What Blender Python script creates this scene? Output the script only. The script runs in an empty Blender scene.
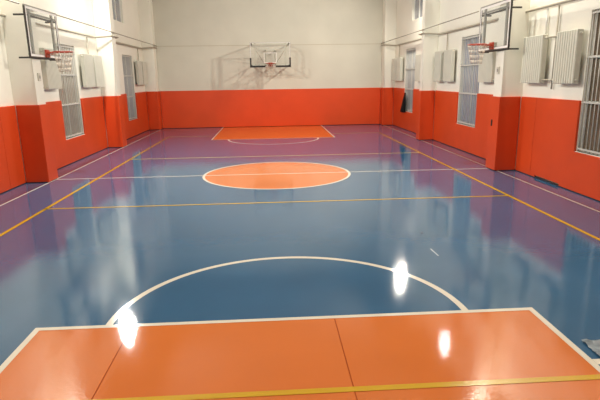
import bpy, bmesh, math, random
from mathutils import Vector, Matrix
random.seed(4)
S = bpy.context.scene
COL = S.collection
PI = math.pi

# ------------------------------------------------------------------ materials
def lin(c):
    out = []
    for v in c[:3]:
        v /= 255.0
        out.append(v / 12.92 if v <= 0.04045 else ((v + 0.055) / 1.055) ** 2.4)
    return (*out, 1.0)

def material(name, rgb, rough=0.5, metal=0.0, spec=0.5, var=0.0, vscale=3.0, bump=0.0, bscale=30.0, coat=0.0, coat_rough=0.1, stretch=(1, 1, 1)):
    m = bpy.data.materials.new(name); m.use_nodes = True
    nt = m.node_tree; b = nt.nodes['Principled BSDF']
    b.inputs['Roughness'].default_value = rough
    b.inputs['Metallic'].default_value = metal
    b.inputs['Specular IOR Level'].default_value = spec
    b.inputs['Coat Weight'].default_value = coat
    b.inputs['Coat Roughness'].default_value = coat_rough
    tc = nt.nodes.new('ShaderNodeTexCoord')
    mp = nt.nodes.new('ShaderNodeMapping'); mp.inputs['Scale'].default_value = stretch
    nt.links.new(tc.outputs['Object'], mp.inputs['Vector'])
    n = nt.nodes.new('ShaderNodeTexNoise'); n.inputs['Scale'].default_value = vscale; n.inputs['Detail'].default_value = 5
    nt.links.new(mp.outputs['Vector'], n.inputs['Vector'])
    r = nt.nodes.new('ShaderNodeValToRGB')
    c = lin(rgb)
    r.color_ramp.elements[0].position = 0.3; r.color_ramp.elements[1].position = 0.7
    r.color_ramp.elements[0].color = (*[v * (1 - var) for v in c[:3]], 1)
    r.color_ramp.elements[1].color = (*[min(1, v * (1 + var)) for v in c[:3]], 1)
    nt.links.new(n.outputs['Fac'], r.inputs['Fac'])
    nt.links.new(r.outputs['Color'], b.inputs['Base Color'])
    if bump:
        n2 = nt.nodes.new('ShaderNodeTexNoise'); n2.inputs['Scale'].default_value = bscale; n2.inputs['Detail'].default_value = 3
        nt.links.new(mp.outputs['Vector'], n2.inputs['Vector'])
        bp = nt.nodes.new('ShaderNodeBump'); bp.inputs['Strength'].default_value = bump; bp.inputs['Distance'].default_value = 0.02
        nt.links.new(n2.outputs['Fac'], bp.inputs['Height'])
        nt.links.new(bp.outputs['Normal'], b.inputs['Normal'])
        if coat: nt.links.new(bp.outputs['Normal'], b.inputs['Coat Normal'])
    return m

def sheet_glass(name, tint=(0.97, 0.98, 0.98), haze=0.025, gloss=0.035):
    """thin clear sheet: mostly see-through, a little milky, a little mirror"""
    m = bpy.data.materials.new(name); m.use_nodes = True
    nt = m.node_tree; nt.nodes.clear()
    out = nt.nodes.new('ShaderNodeOutputMaterial')
    tr = nt.nodes.new('ShaderNodeBsdfTransparent'); tr.inputs[0].default_value = (*tint, 1)
    df = nt.nodes.new('ShaderNodeBsdfDiffuse'); df.inputs[0].default_value = (0.8, 0.8, 0.78, 1)
    gl = nt.nodes.new('ShaderNodeBsdfGlossy'); gl.inputs['Roughness'].default_value = 0.05
    a = nt.nodes.new('ShaderNodeMixShader'); a.inputs[0].default_value = haze
    b = nt.nodes.new('ShaderNodeMixShader'); b.inputs[0].default_value = gloss
    nt.links.new(tr.outputs[0], a.inputs[1]); nt.links.new(df.outputs[0], a.inputs[2])
    nt.links.new(a.outputs[0], b.inputs[1]); nt.links.new(gl.outputs[0], b.inputs[2])
    nt.links.new(b.outputs[0], out.inputs[0])
    return m

def emitter(name, rgb, strength):
    m = bpy.data.materials.new(name); m.use_nodes = True
    nt = m.node_tree; nt.nodes.clear()
    out = nt.nodes.new('ShaderNodeOutputMaterial'); e = nt.nodes.new('ShaderNodeEmission')
    e.inputs[0].default_value = (*rgb, 1); e.inputs[1].default_value = strength
    nt.links.new(e.outputs[0], out.inputs[0])
    return m

FLOOR = dict(spec=0.8, bump=0.035, bscale=30, coat=0.0)
M = {}
M['blue'] = material('blue_floor_paint', (43, 87, 121), rough=0.06, var=0.07, vscale=0.9, **FLOOR)
M['orange_floor'] = material('orange_floor_paint', (200, 106, 42), rough=0.06, var=0.04, vscale=1.1, **FLOOR)
M['white_line'] = material('white_line_paint', (212, 204, 188), rough=0.1, var=0.03, **FLOOR)
M['yellow_line'] = material('yellow_line_paint', (194, 152, 28), rough=0.1, var=0.04, **FLOOR)
M['pale_yellow_line'] = material('pale_yellow_line_paint', (214, 196, 120), rough=0.1, var=0.06, **FLOOR)  # paler yellow for the far cross lines
M['seam'] = material('floor_seam', (150, 66, 26), rough=0.9, spec=0.05)
M['scratch'] = material('floor_scratch', (150, 165, 175), rough=0.4)
M['speck'] = material('floor_speck', (25, 30, 38), rough=0.5)
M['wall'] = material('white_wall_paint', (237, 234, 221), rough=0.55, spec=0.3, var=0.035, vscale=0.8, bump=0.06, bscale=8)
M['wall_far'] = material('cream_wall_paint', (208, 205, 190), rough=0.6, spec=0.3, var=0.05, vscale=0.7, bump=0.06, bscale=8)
M['ceiling'] = material('ceiling_paint', (165, 163, 156), rough=0.8, var=0.05)
M['pad'] = material('orange_vinyl_pad', (211, 71, 26), rough=0.42, spec=0.4, var=0.05, vscale=1.2, bump=0.05, bscale=14)
M['base'] = material('dark_skirting', (52, 40, 40), rough=0.7)
M['white_metal'] = material('white_painted_metal', (228, 228, 220), rough=0.35, var=0.02)
M['grey_metal'] = material('grey_painted_metal', (150, 148, 140), rough=0.4, var=0.05)
M['pale_metal'] = material('pale_painted_metal', (196, 190, 172), rough=0.5)
M['dark_metal'] = material('dark_painted_metal', (62, 58, 54), rough=0.5, var=0.05)
M['pipe'] = material('pipe_grey_paint', (168, 160, 142), rough=0.45, var=0.06)
M['cable'] = material('cable_grey', (142, 134, 118), rough=0.5)
M['radiator'] = material('radiator_enamel', (206, 204, 190), rough=0.35, var=0.05, vscale=2)
M['radiator_gap'] = material('radiator_bracket', (120, 116, 108), rough=0.6)
M['pane'] = material('dusty_window_glass', (150, 156, 172), rough=0.3, spec=0.5, var=0.14, vscale=2.2)
M['pane_warm'] = material('dusty_window_glass_warm', (158, 146, 130), rough=0.3, spec=0.5, var=0.14, vscale=2.2)
M['pane_dark'] = material('dark_window_glass', (112, 98, 82), rough=0.2, spec=0.5, var=0.2, vscale=2)
M['pane_upper'] = material('night_window_glass', (150, 154, 160), rough=0.15, spec=0.5, var=0.06, vscale=2)
M['grille'] = material('grille_paint', (200, 198, 190), rough=0.4)
M['rim'] = material('orange_rim_paint', (160, 58, 34), rough=0.35)
M['joint'] = material('wall_joint', (188, 180, 158), rough=0.7)
M['net'] = material('white_net_cord', (206, 190, 172), rough=0.8)
M['glass'] = sheet_glass('clear_backboard')
M['board_line'] = material('backboard_white_line', (238, 234, 230), rough=0.4)
M['black'] = material('black_padding', (30, 27, 26), rough=0.6)
M['jacket'] = material('black_cloth', (22, 20, 22), rough=0.9, var=0.2, vscale=8, bump=0.3, bscale=20)
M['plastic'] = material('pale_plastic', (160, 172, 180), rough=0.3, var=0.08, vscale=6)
M['socket'] = material('socket_plastic', (210, 204, 190), rough=0.4)
M['housing'] = material('lamp_housing', (60, 60, 62), rough=0.5)
M['lens_cool'] = emitter('lamp_lens_cool', (1.0, 0.975, 0.91), 1900)
M['lens_weak'] = emitter('lamp_lens_dim', (1.0, 0.94, 0.86), 420)
M['lens_warm'] = emitter('lamp_lens_warm', (1.0, 0.945, 0.83), 1900)
M['lens_fill'] = emitter('added_lamp_lens_fill', (1.0, 0.93, 0.80), 210)  # for the unseen fill lamps added at the camera end

# ------------------------------------------------------------------ mesh helpers
class MB:
    def __init__(self): self.bm = bmesh.new(); self.mats = []
    def _mi(self, m):
        if m not in self.mats: self.mats.append(m)
        return self.mats.index(m)
    def _join(self, t, m):
        i = self._mi(m)
        for f in t.faces: f.material_index = i
        me = bpy.data.meshes.new('tmp'); t.to_mesh(me); t.free()
        self.bm.from_mesh(me); bpy.data.meshes.remove(me)
    def box(self, x0, x1, y0, y1, z0, z1, m, bevel=0.0):
        t = bmesh.new()
        mat = Matrix.Translation(((x0 + x1) / 2, (y0 + y1) / 2, (z0 + z1) / 2)) @ Matrix.Diagonal((abs(x1 - x0), abs(y1 - y0), abs(z1 - z0), 1))
        bmesh.ops.create_cube(t, size=1, matrix=mat)
        if bevel: bmesh.ops.bevel(t, geom=t.edges[:], offset=bevel, segments=2, affect='EDGES', profile=0.5)
        self._join(t, m); return self
    def tube(self, pts, r, m, n=8, closed=False):
        t = bmesh.new(); pts = [Vector(p) for p in pts]; rings = []
        N = len(pts)
        for i, p in enumerate(pts):
            if closed: d = pts[(i + 1) % N] - pts[i - 1]
            else: d = pts[min(i + 1, N - 1)] - pts[max(i - 1, 0)]
            d.normalize()
            up = Vector((0, 0, 1)) if abs(d.z) < 0.9 else Vector((1, 0, 0))
            a = d.cross(up).normalized(); b = a.cross(d)
            rings.append([t.verts.new(p + (a * math.cos(2 * PI * k / n) + b * math.sin(2 * PI * k / n)) * r) for k in range(n)])
        for i in range(N if closed else N - 1):
            A, B = rings[i], rings[(i + 1) % N]
            for k in range(n): t.faces.new((A[k], A[(k + 1) % n], B[(k + 1) % n], B[k]))
        if not closed:
            t.faces.new(rings[0][::-1]); t.faces.new(rings[-1])
        for f in t.faces: f.smooth = True
        bmesh.ops.recalc_face_normals(t, faces=t.faces)
        self._join(t, m); return self
    def prism(self, poly, axis, a, b, m, bevel=0.0):
        """poly: 2D outline in the plane normal to axis ('x': (y,z), 'y': (x,z), 'z': (x,y))"""
        t = bmesh.new()
        def P(q, s):
            return {'x': (s, q[0], q[1]), 'y': (q[0], s, q[1]), 'z': (q[0], q[1], s)}[axis]
        A = [t.verts.new(P(q, a)) for q in poly]; B = [t.verts.new(P(q, b)) for q in poly]
        t.faces.new(A); t.faces.new(B[::-1])
        for i in range(len(poly)):
            j = (i + 1) % len(poly); t.faces.new((A[i], B[i], B[j], A[j]))
        bmesh.ops.recalc_face_normals(t, faces=t.faces)
        if bevel: bmesh.ops.bevel(t, geom=t.edges[:], offset=bevel, segments=2, affect='EDGES', profile=0.5)
        self._join(t, m); return self
    def flat(self, poly, z, m):
        t = bmesh.new(); t.faces.new([t.verts.new((x, y, z)) for x, y in poly])
        t.normal_update()
        for f in t.faces:
            if f.normal.z < 0: f.normal_flip()
        self._join(t, m); return self
    def ring(self, cx, cy, r0, r1, a0, a1, z, m, n=96):
        t = bmesh.new(); prev = None
        for k in range(n + 1):
            a = a0 + (a1 - a0) * k / n
            cur = (t.verts.new((cx + r0 * math.cos(a), cy + r0 * math.sin(a), z)), t.verts.new((cx + r1 * math.cos(a), cy + r1 * math.sin(a), z)))
            if prev: t.faces.new((prev[0], prev[1], cur[1], cur[0]))
            prev = cur
        t.normal_update()
        for f in t.faces:
            if f.normal.z < 0: f.normal_flip()
        self._join(t, m); return self
    def build(self, name, parent=None, loc=None):
        me = bpy.data.meshes.new(name); self.bm.to_mesh(me); self.bm.free()
        for m in self.mats: me.materials.append(m)
        o = bpy.data.objects.new(name, me); COL.objects.link(o)
        if parent: o.parent = parent
        if loc is not None: o.location = loc
        return o

def struct(o): o['kind'] = 'structure'; return o
def tag(o, label, cat, group=None):
    o['label'] = label; o['category'] = cat
    if group: o['group'] = group
    return o
def thing(name, loc, label, cat, group=None):
    o = bpy.data.objects.new(name, None); COL.objects.link(o); o.location = loc; o.empty_display_size = 0.2
    return tag(o, label, cat, group)
def copy_tree(o, parent=None):
    c = o.copy(); COL.objects.link(c)
    if parent: c.parent = parent
    for ch in list(o.children): copy_tree(ch, c)
    return c

# ------------------------------------------------------------------ room dimensions
WX = 5.95          # side walls' inner face
Y0, Y1 = -13.2, 13.0
H = 7.6            # ceiling
PX = 5.42          # pilasters' inner face
PADZ = 1.80        # top of wall padding
PAD = 0.05
PIL = {-1: [(-0.32, 0.12), (5.98, 6.42)], 1: [(-0.32, 0.12), (6.15, 6.46)]}      # pilaster extents along the wall
CORNER = (12.42, 13.0)
WINS = [(-4.22, -2.72), (2.3, 3.86), (9.0, 10.5)]
WZ = (0.76, 3.42)
UP = [(-4.3, -3.0), (2.4, 3.7), (8.25, 9.7)]
UZ = (4.58, 6.2)

# ------------------------------------------------------------------ floor with its painted court
f = MB()
f.box(-WX - 0.25, WX + 0.25, Y0 - 0.2, Y1 + 0.2, -0.2, 0.0, M['blue'])
LW = 0.058
W, Yl = M['white_line'], M['yellow_line']
def hline(x0, x1, y, z, m, w=LW): f.flat([(x0, y - w / 2), (x1, y - w / 2), (x1, y + w / 2), (x0, y + w / 2)], z, m)
def vline(x, y0, y1, z, m, w=LW): f.flat([(x - w / 2, y0), (x + w / 2, y0), (x + w / 2, y1), (x - w / 2, y1)], z, m)
KW, FN, FF = 2.43, -7.865, 7.66
for s, ya, yb in ((1, Y0, FN), (-1, FF, Y1)):
    f.flat([(-KW, ya), (KW, ya), (KW, yb), (-KW, yb)], 0.001, M['orange_floor'])
hline(-KW - LW / 2, KW + LW / 2, FN, 0.003, W); hline(-KW - LW / 2, KW + LW / 2, FF, 0.003, W)
for s in (-1, 1):
    vline(s * KW, Y0, FN - LW / 2, 0.003, W); vline(s * KW, FF + LW / 2, Y1, 0.003, W)
    f.flat([(s * (KW + .03), -8.90), (s * (KW + .14), -8.90), (s * (KW + .14), -8.82), (s * (KW + .03), -8.82)], 0.003, W)
f.ring(0, FN, 1.73, 1.80, 0, PI, 0.002, W); f.ring(0, FF, 1.73, 1.80, PI, 2 * PI, 0.002, W)
f.ring(0, 0, 0.0, 1.78, 0, 2 * PI, 0.001, M['orange_floor'], 120)
f.ring(0, 0, 1.765, 1.825, 0, 2 * PI, 0.003, W, 120)
hline(-5.9, 5.4, 0, 0.002, W, 0.05)
hline(-4.40, 4.47, -3, 0.003, Yl, 0.055); hline(-4.37, 4.47, 3, 0.003, M['pale_yellow_line'], 0.06)
hline(-4.40, 4.50, -9.07, 0.004, Yl, 0.062)
hline(-4.37, -2.55, 9.07, 0.003, M['pale_yellow_line'], 0.06); hline(2.55, 4.47, 9.07, 0.003, M['pale_yellow_line'], 0.06)
vline(-4.37, -9.1, 9.1, 0.003, Yl, 0.065); vline(4.50, -9.1, 9.1, 0.003, Yl, 0.065)
vline(-5.37, Y0, 12.7, 0.003, W, 0.042); vline(5.45, Y0, 12.7, 0.003, W, 0.042)
for x in (-1.535, 0.43): vline(x, Y0, FN - 0.04, 0.002, M['seam'], 0.009)
f.flat([(1.995, -5.95), (2.015, -5.95), (2.03, -6.24), (2.012, -6.24)], 0.002, M['scratch'])
f.flat([(2.10 + .022 * math.cos(k), -5.22 + .04 * math.sin(k)) for k in (0, 1, 2, 3, 4, 5)], 0.002, M['speck'])
struct(f.build('floor'))

struct(MB().box(-WX - 0.25, WX + 0.25, Y0 - 0.2, Y1 + 0.2, H, H + 0.2, M['ceiling']).build('ceiling'))
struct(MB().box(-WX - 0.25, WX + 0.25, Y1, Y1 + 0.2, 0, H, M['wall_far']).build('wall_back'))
struct(MB().box(-WX - 0.25, WX + 0.25, Y0 - 0.2, Y0, 0, H, M['wall']).build('wall_front'))

def side_wall(s, name):
    mb = MB(); xa, xb = (WX, WX + 0.25) if s > 0 else (-WX - 0.25, -WX)
    ys = sorted({Y0, Y1, *[v for w in WINS for v in w], *[v for w in UP for v in w]})
    zs = [0, WZ[0] + (.05 if s > 0 else -.05), WZ[1] + (.05 if s > 0 else -.08), UZ[0], UZ[1], H]
    for i in range(len(ys) - 1):
        ym = (ys[i] + ys[i + 1]) / 2
        run = []
        for j in range(len(zs) - 1):
            zm = (zs[j] + zs[j + 1]) / 2
            hole = any(a < ym < b and zs[1] < zm < zs[2] for a, b in WINS) or any(a < ym < b and UZ[0] < zm < UZ[1] for a, b in UP)
            if hole: 
                if run: mb.box(xa, xb, ys[i], ys[i + 1], run[0], run[1], M['wall']); run = []
            else: run = [run[0], zs[j + 1]] if run else [zs[j], zs[j + 1]]
        if run: mb.box(xa, xb, ys[i], ys[i + 1], run[0], run[1], M['wall'])
    struct(mb.build(name))
side_wall(-1, 'wall_left'); side_wall(1, 'wall_right')

k = 0
for s in (-1, 1):
    for (a, b) in PIL[s] + [CORNER]:
        k += 1
        mb = MB(); x0, x1 = sorted((s * PX, s * WX)); mb.box(x0, x1, a, b, 0, H, M['wall'], 0.01)
        struct(mb.build('trim_%d' % k))
# faint horizontal joint line across the back wall
k += 1
struct(MB().box(-PX, PX, Y1 - 0.012, Y1 + 0.01, 3.86, 3.885, M['joint']).build('trim_%d' % k))

# skirting
for s, nm in ((-1, 'baseboard_left'), (1, 'baseboard_right')):
    mb = MB(); pil = PIL[s] + [CORNER]
    def bx(xa, xb, a, b): mb.box(min(xa, xb), max(xa, xb), a, b, 0, 0.03, M['base'])
    prev = Y0
    for (a, b) in pil:
        bx(s * WX, s * (WX - 0.02), prev, a)
        bx(s * (PX - 0.02), s * WX, a - 0.02, min(b + 0.02, Y1)); prev = b
    struct(mb.build(nm))
struct(MB().box(-PX, PX, Y1 - 0.02, Y1, 0, 0.03, M['base']).build('baseboard_back'))

# ------------------------------------------------------------------ wall padding
Z0 = 0.014
def bay_pad(s, a, b, win, label):
    if win:
        wa, wb = win[0] - 0.01, win[1] + 0.01; zb = WZ[0] + (.04 if s > 0 else -.06)
        poly = [(a, Z0), (b, Z0), (b, PADZ), (wb, PADZ), (wb, zb), (wa, zb), (wa, PADZ), (a, PADZ)]
    else: poly = [(a, Z0), (b, Z0), (b, PADZ), (a, PADZ)]
    if s > 0 and a < -5: poly = [(a, Z0), (-2.3, Z0), (-2.3, .055), (-1.3, .055), (-1.3, Z0)] + poly[1:]
    o = MB().prism(poly, 'x', s * (WX - 0.001), s * (WX - PAD), M['pad'], 0.008).build('wall_pad')
    return tag(o, label, 'wall padding', 'orange wall pads')
def wrap_pad(s, a, b, label, corner=False):
    xo, xi = s * (WX - PAD - 0.005), s * (PX - 0.002)
    xp = s * (PX - PAD)
    if corner: poly = [(xo, a - PAD), (xp, a - PAD), (xp, Y1 - PAD - 0.004), (xi, Y1 - PAD - 0.004), (xi, a - 0.002), (xo, a - 0.002)]
    else: poly = [(xo, a - PAD), (xp, a - PAD), (xp, b + PAD), (xo, b + PAD), (xo, b + 0.002), (xi, b + 0.002), (xi, a - 0.002), (xo, a - 0.002)]
    o = MB().prism(poly, 'z', Z0, PADZ, M['pad'], 0.008).build('wall_pad')
    return tag(o, label, 'wall padding', 'orange wall pads')
for s, sd in ((-1, 'left'), (1, 'right')):
    e = 0.006
    bay_pad(s, Y0 + 0.01, -1.1, WINS[0], f'orange wall padding at the {sd} edge of the photo, nearest bay' if s < 0 else 'orange wall padding under the dark barred window at the right edge')
    bay_pad(s, -1.09, PIL[s][0][0] - PAD - e, None, f'narrow orange padding panel just in front of the hoop pilaster on the {sd} wall')
    wrap_pad(s, *PIL[s][0], f'orange padding wrapped around the {sd} pilaster below the side hoop')
    bay_pad(s, PIL[s][0][1] + PAD + e, PIL[s][1][0] - PAD - e, WINS[1], f'orange padding notched around the middle barred window on the {sd} wall')
    wrap_pad(s, *PIL[s][1], f'orange padding wrapped around the second, farther pilaster of the {sd} wall')
    bay_pad(s, PIL[s][1][1] + PAD + e, CORNER[0] - PAD - e, WINS[2], f'orange padding notched around the farthest window of the {sd} wall')
    wrap_pad(s, *CORNER, f'orange padding around the {sd} far corner column', True)
o = MB().box(-PX + PAD + e, PX - PAD - e, Y1 - PAD, Y1 - 0.001, Z0, PADZ, M['pad'], 0.008).build('wall_pad')
tag(o, 'wide orange padding across the whole back wall under the far hoop', 'wall padding', 'orange wall pads')

# ------------------------------------------------------------------ windows
n = 0
def window(s, ya, yb, za, zb, pane, bars, cross, mull=True, gname=True):
    global n; n += 1
    xi, xo = s * (WX + 0.04), s * (WX + 0.16)
    root = bpy.data.objects.new('window_%d' % n, None); COL.objects.link(root); root.location = (s * WX, (ya + yb) / 2, za); struct(root)
    hy, h = (yb - ya) / 2, zb - za
    lx = lambda x: s * x
    def b(mb, x0, x1, y0, y1, z0, z1, m, bv=0.0): mb.box(min(s * x0, s * x1), max(s * x0, s * x1), y0, y1, z0, z1, m, bv)
    fr = MB(); t = 0.035
    b(fr, .07, .15, -hy, hy, 0, t, M['white_metal']); b(fr, .07, .15, -hy, hy, h - t, h, M['white_metal'])
    b(fr, .07, .15, -hy, -hy + t, t, h - t, M['white_metal']); b(fr, .07, .15, hy - t, hy, t, h - t, M['white_metal'])
    if mull: b(fr, .07, .15, -.03, .03, t, h - t, M['white_metal'])
    for c in cross: b(fr, .075, .145, -hy + t, hy - t, h * c - .025, h * c + .025, M['white_metal'])
    fr.build('window_frame', root)
    pn = MB(); b(pn, .11, .12, -hy + t - .01, hy - t + .01, t - .01, h - t + .01, pane); pn.build('pane', root)
    if bars:
        g = MB()
        for i in range(bars):
            y = -hy + .03 + (2 * hy - .06) * i / (bars - 1)
            g.tube([(s * .02, y, .01), (s * .02, y, h - .01)], 0.011, M['grille'], 6)
        for c in (.02, .36, .68, .98): b(g, .005, .035, -hy + .01, hy - .01, h * c - .016, h * c + .016, M['grille'])
        g.build('window_grille', root)
    if s * 1 and bars:
        sl = MB(); b(sl, -.03, .06, -hy, hy, -.02, .0, M['white_metal'], .004); sl.build('window_sill', root)
for s in (-1, 1):
    for i, (a, b_) in enumerate(WINS):
        pane = M['pane_dark'] if i == 0 else (M['pane_warm'] if (s < 0 and i == 1) else M['pane'])
        window(s, a, b_, WZ[0] + (.05 if s > 0 else -.05), WZ[1] + (.05 if s > 0 else -.08), pane, 13, (.36, .68))
for s in (-1, 1):
    for a, b_ in UP: window(s, a, b_, UZ[0], UZ[1], M['pane_upper'], 0, (), True)

# ------------------------------------------------------------------ pipes and the cable
def pipe_run(s):
    z = 3.73; xw, xp = s * (WX - 0.07), s * (PX - 0.06)
    pts = [(xw, Y0 + .1, z)]
    for (a, b) in PIL[s][1:]:
        pts += [(xw, a - .42, z), (xw, a - .30, z + .0), (xp, a - .08, z + .06), (xp, b + .08, z + .06), (xw, b + .30, z), (xw, b + .42, z)]
    a = CORNER[0]
    pts += [(xw, a - .5, z), (xw, a - .4, z), (xp, a - .08, z + .06), (xp, Y1 - .12, z + .06)]
    return MB().tube(pts, 0.03, M['pipe'], 8).build('heating_pipe')
tag(pipe_run(-1), 'long grey heating pipe high on the left wall, stepping around each pilaster', 'pipe')
tag(pipe_run(1), 'long grey heating pipe high on the right wall, stepping around each pilaster', 'pipe')
for s, sd in ((-1, 'left'), (1, 'right')):
    mb = MB().tube([(s * (PX - .05), 1.25, 3.93), (s * (PX - .05), Y1 - .03, 3.89)], 0.015, M['cable'], 6)
    tag(mb.build('conduit'), f'thin straight conduit from the {sd} side hoop along the pilaster faces to the back wall', 'conduit')
    mb = MB().tube([(s * (PX - .05), Y0 + .05, 3.95), (s * (PX - .05), -.70, 3.93)], 0.015, M['cable'], 6)
    tag(mb.build('conduit'), f'thin straight conduit on the camera side of the {sd} side hoop, at the top edge', 'conduit')

# ------------------------------------------------------------------ radiators
def make_radiator(nsec, L, h=1.02):
    """wall radiator along y, origin at wall face, bottom centre; projects to -x"""
    root = thing('radiator', (0, 0, 0), '', 'radiator', 'finned wall radiators beside the windows')
    body = MB(); p = L / nsec
    for i in range(nsec):
        y = -L / 2 + p * (i + .5)
        body.box(-.20, -.07, y - p * .40, y + p * .40, 0.0, h, M['radiator'], .012)
        body.box(-.185, -.085, y - p * .5, y + p * .5, .10, h - .10, M['radiator'])
    body.build('fins', root)
    hd = MB(); hu = MB()
    hd.tube([(-.135, -L / 2 - .03, .07), (-.135, L / 2 + .03, .07)], .024, M['radiator'], 8)
    hu.tube([(-.135, -L / 2 - .03, h - .07), (-.135, L / 2 + .03, h - .07)], .024, M['radiator'], 8)
    hd.build('header', root); hu.build('header', root)
    for y in (-L * .3, L * .3):
        MB().box(-.09, -.001, y - .02, y + .02, .03, .07, M['radiator_gap']).build('wall_mount', root)
    return root
protos = {}
def place_rad(s, a, b, z, label):
    L = round(b - a, 2); key = L
    if key not in protos: r = protos[key] = make_radiator(max(6, round(L / .082)), L)
    else: r = copy_tree(protos[key])
    r.location = (s * WX, (a + b) / 2, z)
    r.rotation_euler = (0, 0, 0 if s > 0 else PI)
    r['label'] = label
    return r
RZ = 2.12
RADS = [
 (1, -2.66, -1.92, 'wide finned radiator left of the dark barred window at the right edge'),
 (1, -1.40, -0.55, 'finned radiator in the corner right beside the right hoop pilaster, camera side'),
 (1, 1.06, 1.96, 'finned radiator directly below and behind the rim of the right hoop'),
 (1, 4.18, 4.92, 'finned radiator just past the middle window of the right wall'),
 (1, 5.22, 5.90, 'finned radiator between another radiator and the second right pilaster'),
 (1, 7.60, 8.30, 'finned radiator between the second right pilaster and the farthest window'),
 (1, 10.68, 11.38, 'finned radiator just past the farthest window of the right wall'),
 (1, 11.54, 12.24, 'finned radiator against the right far corner column'),
 (-1, 1.20, 2.10, 'finned radiator behind the net of the left hoop'),
 (-1, 4.05, 4.85, 'finned radiator just past the middle window of the left wall'),
 (-1, 5.02, 5.77, 'finned radiator between another radiator and the second left pilaster'),
 (-1, 10.68, 11.38, 'finned radiator just past the farthest window of the left wall'),
 (-1, 11.54, 12.24, 'finned radiator against the left far corner column'),
]
for (s, a, b, lab) in RADS: place_rad(s, a, b, RZ, lab)
# riser pipes from the heating pipe to the radiators, one per group
def riser(s, y, z0, label, horiz=None):
    mb = MB(); x = s * (WX - .05)
    mb.tube([(x, y, z0), (x, y, 3.695)], .018, M['pipe'], 8)
    if horiz:
        for z in horiz[2]: mb.tube([(s * (WX - .135), horiz[0], z), (s * (WX - .135), horiz[1], z)], .018, M['pipe'], 8)
        mb.tube([(x, y, horiz[2][0]), (s * (WX - .135), y, horiz[2][0])], .018, M['pipe'], 8)
    return tag(mb.build('riser_pipe'), label, 'pipe', 'radiator riser pipes')
TZ, BZ = RZ + 1.02 - .07, RZ + .07
riser(1, -1.66, 2.0, 'grey riser pipe between the two big radiators near the right edge', (-1.88, -1.45, (TZ, BZ)))
riser(1, 5.07, 2.1, 'grey riser pipe between the two radiators past the right middle window', (4.97, 5.17, (TZ, BZ)))
riser(-1, 4.935, 2.1, 'grey riser pipe between the two radiators past the left middle window', (4.90, 4.97, (TZ, BZ)))
riser(1, 11.46, 2.1, 'grey riser pipe between the two farthest radiators on the right wall', (11.43, 11.49, (TZ, BZ)))
riser(-1, 11.46, 2.1, 'grey riser pipe between the two farthest radiators on the left wall', (11.43, 11.49, (TZ, BZ)))
mb = MB(); mb.tube([(WX - .05, -1.22, 3.16), (WX - .05, -1.22, 3.70)], .022, M['white_metal'], 8); mb.tube([(WX - .05, -1.22, 3.16), (WX - .05, -1.22, 3.155)], .022, M['white_metal'], 8)
tag(mb.build('riser_pipe'), 'white riser pipe above the radiator beside the right hoop pilaster', 'pipe', 'radiator riser pipes')

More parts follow.
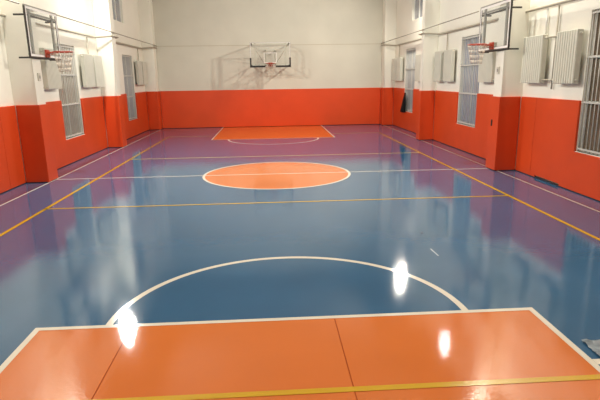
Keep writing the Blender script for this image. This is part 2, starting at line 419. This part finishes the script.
# ------------------------------------------------------------------ hoops (built facing -y, board centre bottom at origin)
def make_hoop(label, depth, far, half=0.875):
    root = thing('basketball_hoop', (0, 0, 0), label, 'basketball hoop', 'basketball hoops')
    hh = 1.05
    MB().box(-half, half, -.006, .006, 0, hh, M['glass']).build('backboard', root)
    ln = MB(); w = .018 if far else .05; y0, y1 = -.009, -.0065
    ln.box(-half, half, y0, y1, 0, w, M['board_line']); ln.box(-half, half, y0, y1, hh - w, hh, M['board_line'])
    ln.box(-half, -half + w, y0, y1, w, hh - w, M['board_line']); ln.box(half - w, half, y0, y1, w, hh - w, M['board_line'])
    if far: ln.box(-.295, .295, y0, y1, .16, .18, M['board_line'])
    if far: ln.box(-.295, .295, y0, y1, .58, .60, M['board_line']); ln.box(-.295, -.275, y0, y1, .18, .58, M['board_line']); ln.box(.275, .295, y0, y1, .18, .58, M['board_line'])
    ln.build('board_lines', root)
    fr = MB(); ft = .03; fm = M['dark_metal'] if not far else M['grey_metal']
    e = half + .018
    if far:
        e = half + .012; ft = .012
    fr.box(-e, e, -.012, .03, -ft, 0, fm); fr.box(-e, e, -.012, .03, hh, hh + ft, M['grey_metal'])
    fr.box(-e, -half, -.012, .03, 0, hh, fm); fr.box(half, e, -.012, .03, 0, hh, fm)
    fr.build('edge_frame', root)
    rf = MB(); g = M['pale_metal'] if far else M['grey_metal']; sx = half - .22
    for x in (-sx, sx): rf.box(x - .045, x + .045, .012, .045 if not far else .08, .0, hh, g)
    if not far:
        rf.box(-half, half, .012, .045, hh - .15, hh - .11, g); rf.box(-half, half, .012, .045, .02, .06, g)
    else:
        rf.box(-.33, .33, .03, .07, .06, .11, g)
    rf.build('support_frame', root)
    ar = MB()
    if far:
        for x in (-half + .05, half - .05):
            for z in (.04, hh - .04): ar.tube([(x, .02, z), (x, depth, z)], .03, M['dark_metal'], 8)
        for x in (-.22, .22):
            ar.tube([(x, .03, .08), (x, depth, .08)], .03, M['dark_metal'], 8)
            ar.tube([(x, .03, .08), (x, depth, hh * .75)], .018, g, 8)
        ar.box(-half, half, depth - .03, depth, hh - .07, hh - .01, g); ar.box(-half, half, depth - .03, depth, .01, .07, g)
        ar.tube([(-half + .05, .05, hh - .04), (-.22, depth, .08)], .014, g, 6); ar.tube([(half - .05, .05, hh - .04), (.22, depth, .08)], .014, g, 6)
    else:
        d = M['dark_metal']
        up = MB()
        for q, z in ((ar, -.03), (up, hh - .18)):
            q.box(-half, half, .03, depth, z - .018, z + .018, d)
            for x in (-half + .02, half - .02): q.box(x - .018, x + .018, .03, depth + .20, z - .018, z + .018, d)
        up.build('wall_bracket', root)
    ar.build('wall_bracket', root)
    rm = MB(); rz, R = .12, .225; cy = -.15 - R - .01
    rm.tube([(R * math.cos(a), cy + R * math.sin(a), rz) for a in [2 * PI * i / 32 for i in range(32)]], .013, M['rim'], 8, True)
    rm.box(-.10, .10, -.05, -.009, rz - .12, rz + .05, M['rim'], .008)
    rm.box(-.07, .07, -.19, -.03, rz - .035, rz + .005, M['rim'], .006)
    for x in (-1, 1): rm.tube([(x * .09, -.03, rz - .07), (x * .15, cy + R * .75, rz - .012)], .010, M['rim'], 6)
    rim = rm.build('rim', root)
    nt = MB(); N = 12; rows = [(R, 0), (.19, -.12), (.155, -.24), (.135, -.36), (.125, -.46)]
    for i in range(len(rows) - 1):
        for j in range(N):
            off = .5 * (i % 2)
            for dd in (-.5, .5):
                a0 = 2 * PI * (j + off) / N; a1 = 2 * PI * (j + off + dd) / N
                nt.tube([(rows[i][0] * math.cos(a0), cy + rows[i][0] * math.sin(a0), rz + rows[i][1]), (rows[i + 1][0] * math.cos(a1), cy + rows[i + 1][0] * math.sin(a1), rz + rows[i + 1][1])], .004, M['net'], 4)
    nt.build('net', root)
    if far:
        for sg in (-1, 1):
            pd = MB()
            pts = [(sg * .24, -.045), (sg * (half + .03), -.045), (sg * (half + .03), .38), (sg * (half - .04), .38), (sg * (half - .04), .035), (sg * .24, .035)]
            pd.prism(pts, 'y', -.03, .035, M['black'], .006)
            pd.build('edge_padding', root)['label'] = 'black padding on a lower corner'
    return root
h = make_hoop('glass-backboard basketball hoop with black corner padding, centred on the back wall', 1.22, True, .91)
h.location = (-0.02, 11.76, 2.86)
h = make_hoop('side basketball hoop with framed glass backboard on the left wall pilaster', .06, False, .83)
h.location = (-5.355, 0.33, 2.87); h.rotation_euler = (0, 0, PI / 2)
h2 = copy_tree(h); h2.location = (5.355, 0.20, 2.92); h2.rotation_euler = (0, 0, -PI / 2)
h2['label'] = 'side basketball hoop with framed glass backboard on the right wall pilaster'

# ------------------------------------------------------------------ small things
# black cloth hanging at the far right window
t = bmesh.new(); rows = 12; cols = 9; grid = []
for i in range(rows + 1):
    v = i / rows; w = .05 + .13 * min(1, v * 1.3) + .04 * v; row = []
    for j in range(cols + 1):
        u = j / cols * 2 - 1
        row.append(t.verts.new((5.86 - .035 * math.cos(u * 1.5) - .012 * math.sin(u * 9 + v * 2), 9.98 + (u + 1) / 2 * (.10 + .85 * v) + .02 * math.sin(v * 6), 1.60 - .86 * v + .03 * abs(u))))
    grid.append(row)
for i in range(rows):
    for j in range(cols): t.faces.new((grid[i][j], grid[i][j + 1], grid[i + 1][j + 1], grid[i + 1][j])).smooth = True
r = bmesh.ops.solidify(t, geom=t.faces[:], thickness=.02)
mb = MB(); mb._join(t, M['jacket']); jk = mb.build('hanging_jacket')
tag(jk, 'black cloth garment hanging from the grille of the farthest right window', 'jacket')
# plastic scrap
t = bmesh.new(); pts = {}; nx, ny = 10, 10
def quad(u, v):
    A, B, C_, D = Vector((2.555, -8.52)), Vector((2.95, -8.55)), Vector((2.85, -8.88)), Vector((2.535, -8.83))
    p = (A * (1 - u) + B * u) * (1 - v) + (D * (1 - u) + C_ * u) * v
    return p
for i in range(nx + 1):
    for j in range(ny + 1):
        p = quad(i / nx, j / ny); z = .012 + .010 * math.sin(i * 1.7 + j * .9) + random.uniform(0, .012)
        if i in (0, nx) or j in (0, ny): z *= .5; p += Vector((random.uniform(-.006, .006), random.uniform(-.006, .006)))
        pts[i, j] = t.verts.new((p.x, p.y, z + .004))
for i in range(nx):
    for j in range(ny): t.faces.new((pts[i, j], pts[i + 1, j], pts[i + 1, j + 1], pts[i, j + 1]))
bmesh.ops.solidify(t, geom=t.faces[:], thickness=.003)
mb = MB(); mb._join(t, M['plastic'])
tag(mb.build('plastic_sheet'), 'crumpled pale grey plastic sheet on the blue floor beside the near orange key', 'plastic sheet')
# black socket slot on the right hoop pilaster's padding
mb = MB(); mb.box(PX - PAD - .012, PX - PAD + .004, -.06, .0, 1.08, 1.24, M['black'], .004)
tag(mb.build('wall_socket'), 'small black socket on the orange padding of the right hoop pilaster', 'socket')
# switch boxes on the white parts of the pilasters
def switch_box(s, label):
    root = thing('switch_box', (s * PX, -.1, 2.42), label, 'switch')
    b = MB(); x0, x1 = sorted((0, -s * .03)); b.box(x0, x1, -.06, .06, -.09, .09, M['socket'], .005); b.build('cover', root)
    c = MB(); x0, x1 = sorted((-s * .03, -s * .04)); c.box(x0, x1, -.03, .03, -.035, .035, M['grey_metal'], .003); c.build('switch', root)
switch_box(-1, 'small pale switch box on the left pilaster under the side hoop')
switch_box(1, 'small pale switch box on the right pilaster under the side hoop')

# ------------------------------------------------------------------ floodlights (the room's lamps high on the side walls, plus unseen fill lamps added for brightness)
def make_lamp(lens, label, k=1.0):
    root = thing('floodlight', (0, 0, 0), label, 'floodlight', 'floodlights high on the side walls')
    a = MB(); a.box(-.02, .58, -.02, .02, -.02, .02, M['housing']); a.box(-.02, .0, -.08, .08, -.08, .08, M['housing']); a.build('bracket', root)
    b = MB(); b.box(-.06, .06, -.26, .26, -.17, .17, M['housing'], .012)
    hs = b.build('housing', root); hs.location = (.62, 0, 0); hs.rotation_euler = (0, math.radians(TILT), 0)
    c = MB(); c.flat([(-.14 * k, -.09 * k), (.14 * k, -.09 * k), (.14 * k, .09 * k), (-.14 * k, .09 * k)], 0, lens)
    le = c.build('lens', hs); le.matrix_local = Matrix.Translation((.0625, 0, 0)) @ Matrix(((0, 0, 1, 0), (1, 0, 0, 0), (0, 1, 0, 0), (0, 0, 0, 1)))
    return root
TILT = 38
LAMPS = [(-1, 4.1, 6.1, 'lens_cool', .82, 'left wall floodlight nearest the middle window'), (1, 7.7, 6.1, 'lens_warm', .82, 'right wall floodlight toward the far hoop'),
         (1, 2.05, 6.1, 'lens_weak', .35, 'small dim right wall floodlight near the side hoop'),
         (-1, -.7, 7.1, 'lens_cool', 1, 'added unseen left wall fill light just on the camera side of the side hoop'),  # unseen pair, added to lift the general light
         (1, -.7, 7.1, 'lens_warm', 1, 'added unseen right wall fill light just on the camera side of the side hoop'),
         (-1, -8.0, 6.1, 'lens_fill', 1.6, 'added unseen left wall fill light at the camera end'),  # unseen pair, added to brighten the near end
         (1, -8.0, 6.1, 'lens_fill', 1.6, 'added unseen right wall fill light at the camera end')]
for s, y, z, m, kk, lab in LAMPS:
    l = make_lamp(M[m], lab, kk); l.location = (s * WX, y, z); l.rotation_euler = (0, 0, PI if s > 0 else 0)

w = bpy.data.worlds.new('world'); S.world = w; w.use_nodes = True
w.node_tree.nodes['Background'].inputs[0].default_value = (0.02, 0.025, 0.04, 1)
w.node_tree.nodes['Background'].inputs[1].default_value = 0.3

# ------------------------------------------------------------------ camera
cam = bpy.data.cameras.new('camera'); co = bpy.data.objects.new('camera', cam); COL.objects.link(co)
cam.sensor_width = 36; cam.lens = 508.06 / 600 * 36; cam.clip_start = 0.05
pi_, ro, ya = map(math.radians, (13.475, -0.869, 3.306))
F = Vector((math.sin(ya) * math.cos(pi_), math.cos(ya) * math.cos(pi_), -math.sin(pi_)))
R = Vector((math.cos(ya), -math.sin(ya), 0)); U = R.cross(F)
R2 = R * math.cos(ro) + U * math.sin(ro); U2 = -R * math.sin(ro) + U * math.cos(ro)
mw = Matrix((R2, U2, -F)).transposed().to_4x4(); mw.translation = (-0.156, -12.459, 2.305)
co.matrix_world = mw
S.camera = co

S.view_settings.view_transform = 'Standard'; S.view_settings.look = 'None'
S.view_settings.exposure = 0.9; S.view_settings.gamma = 1.0; S.view_settings.use_curve_mapping = False
S.cycles.use_denoising = True
S.cycles.max_bounces = 8; S.cycles.diffuse_bounces = 5; S.cycles.sample_clamp_indirect = 8
S.cycles.caustics_reflective = False; S.cycles.caustics_refractive = False
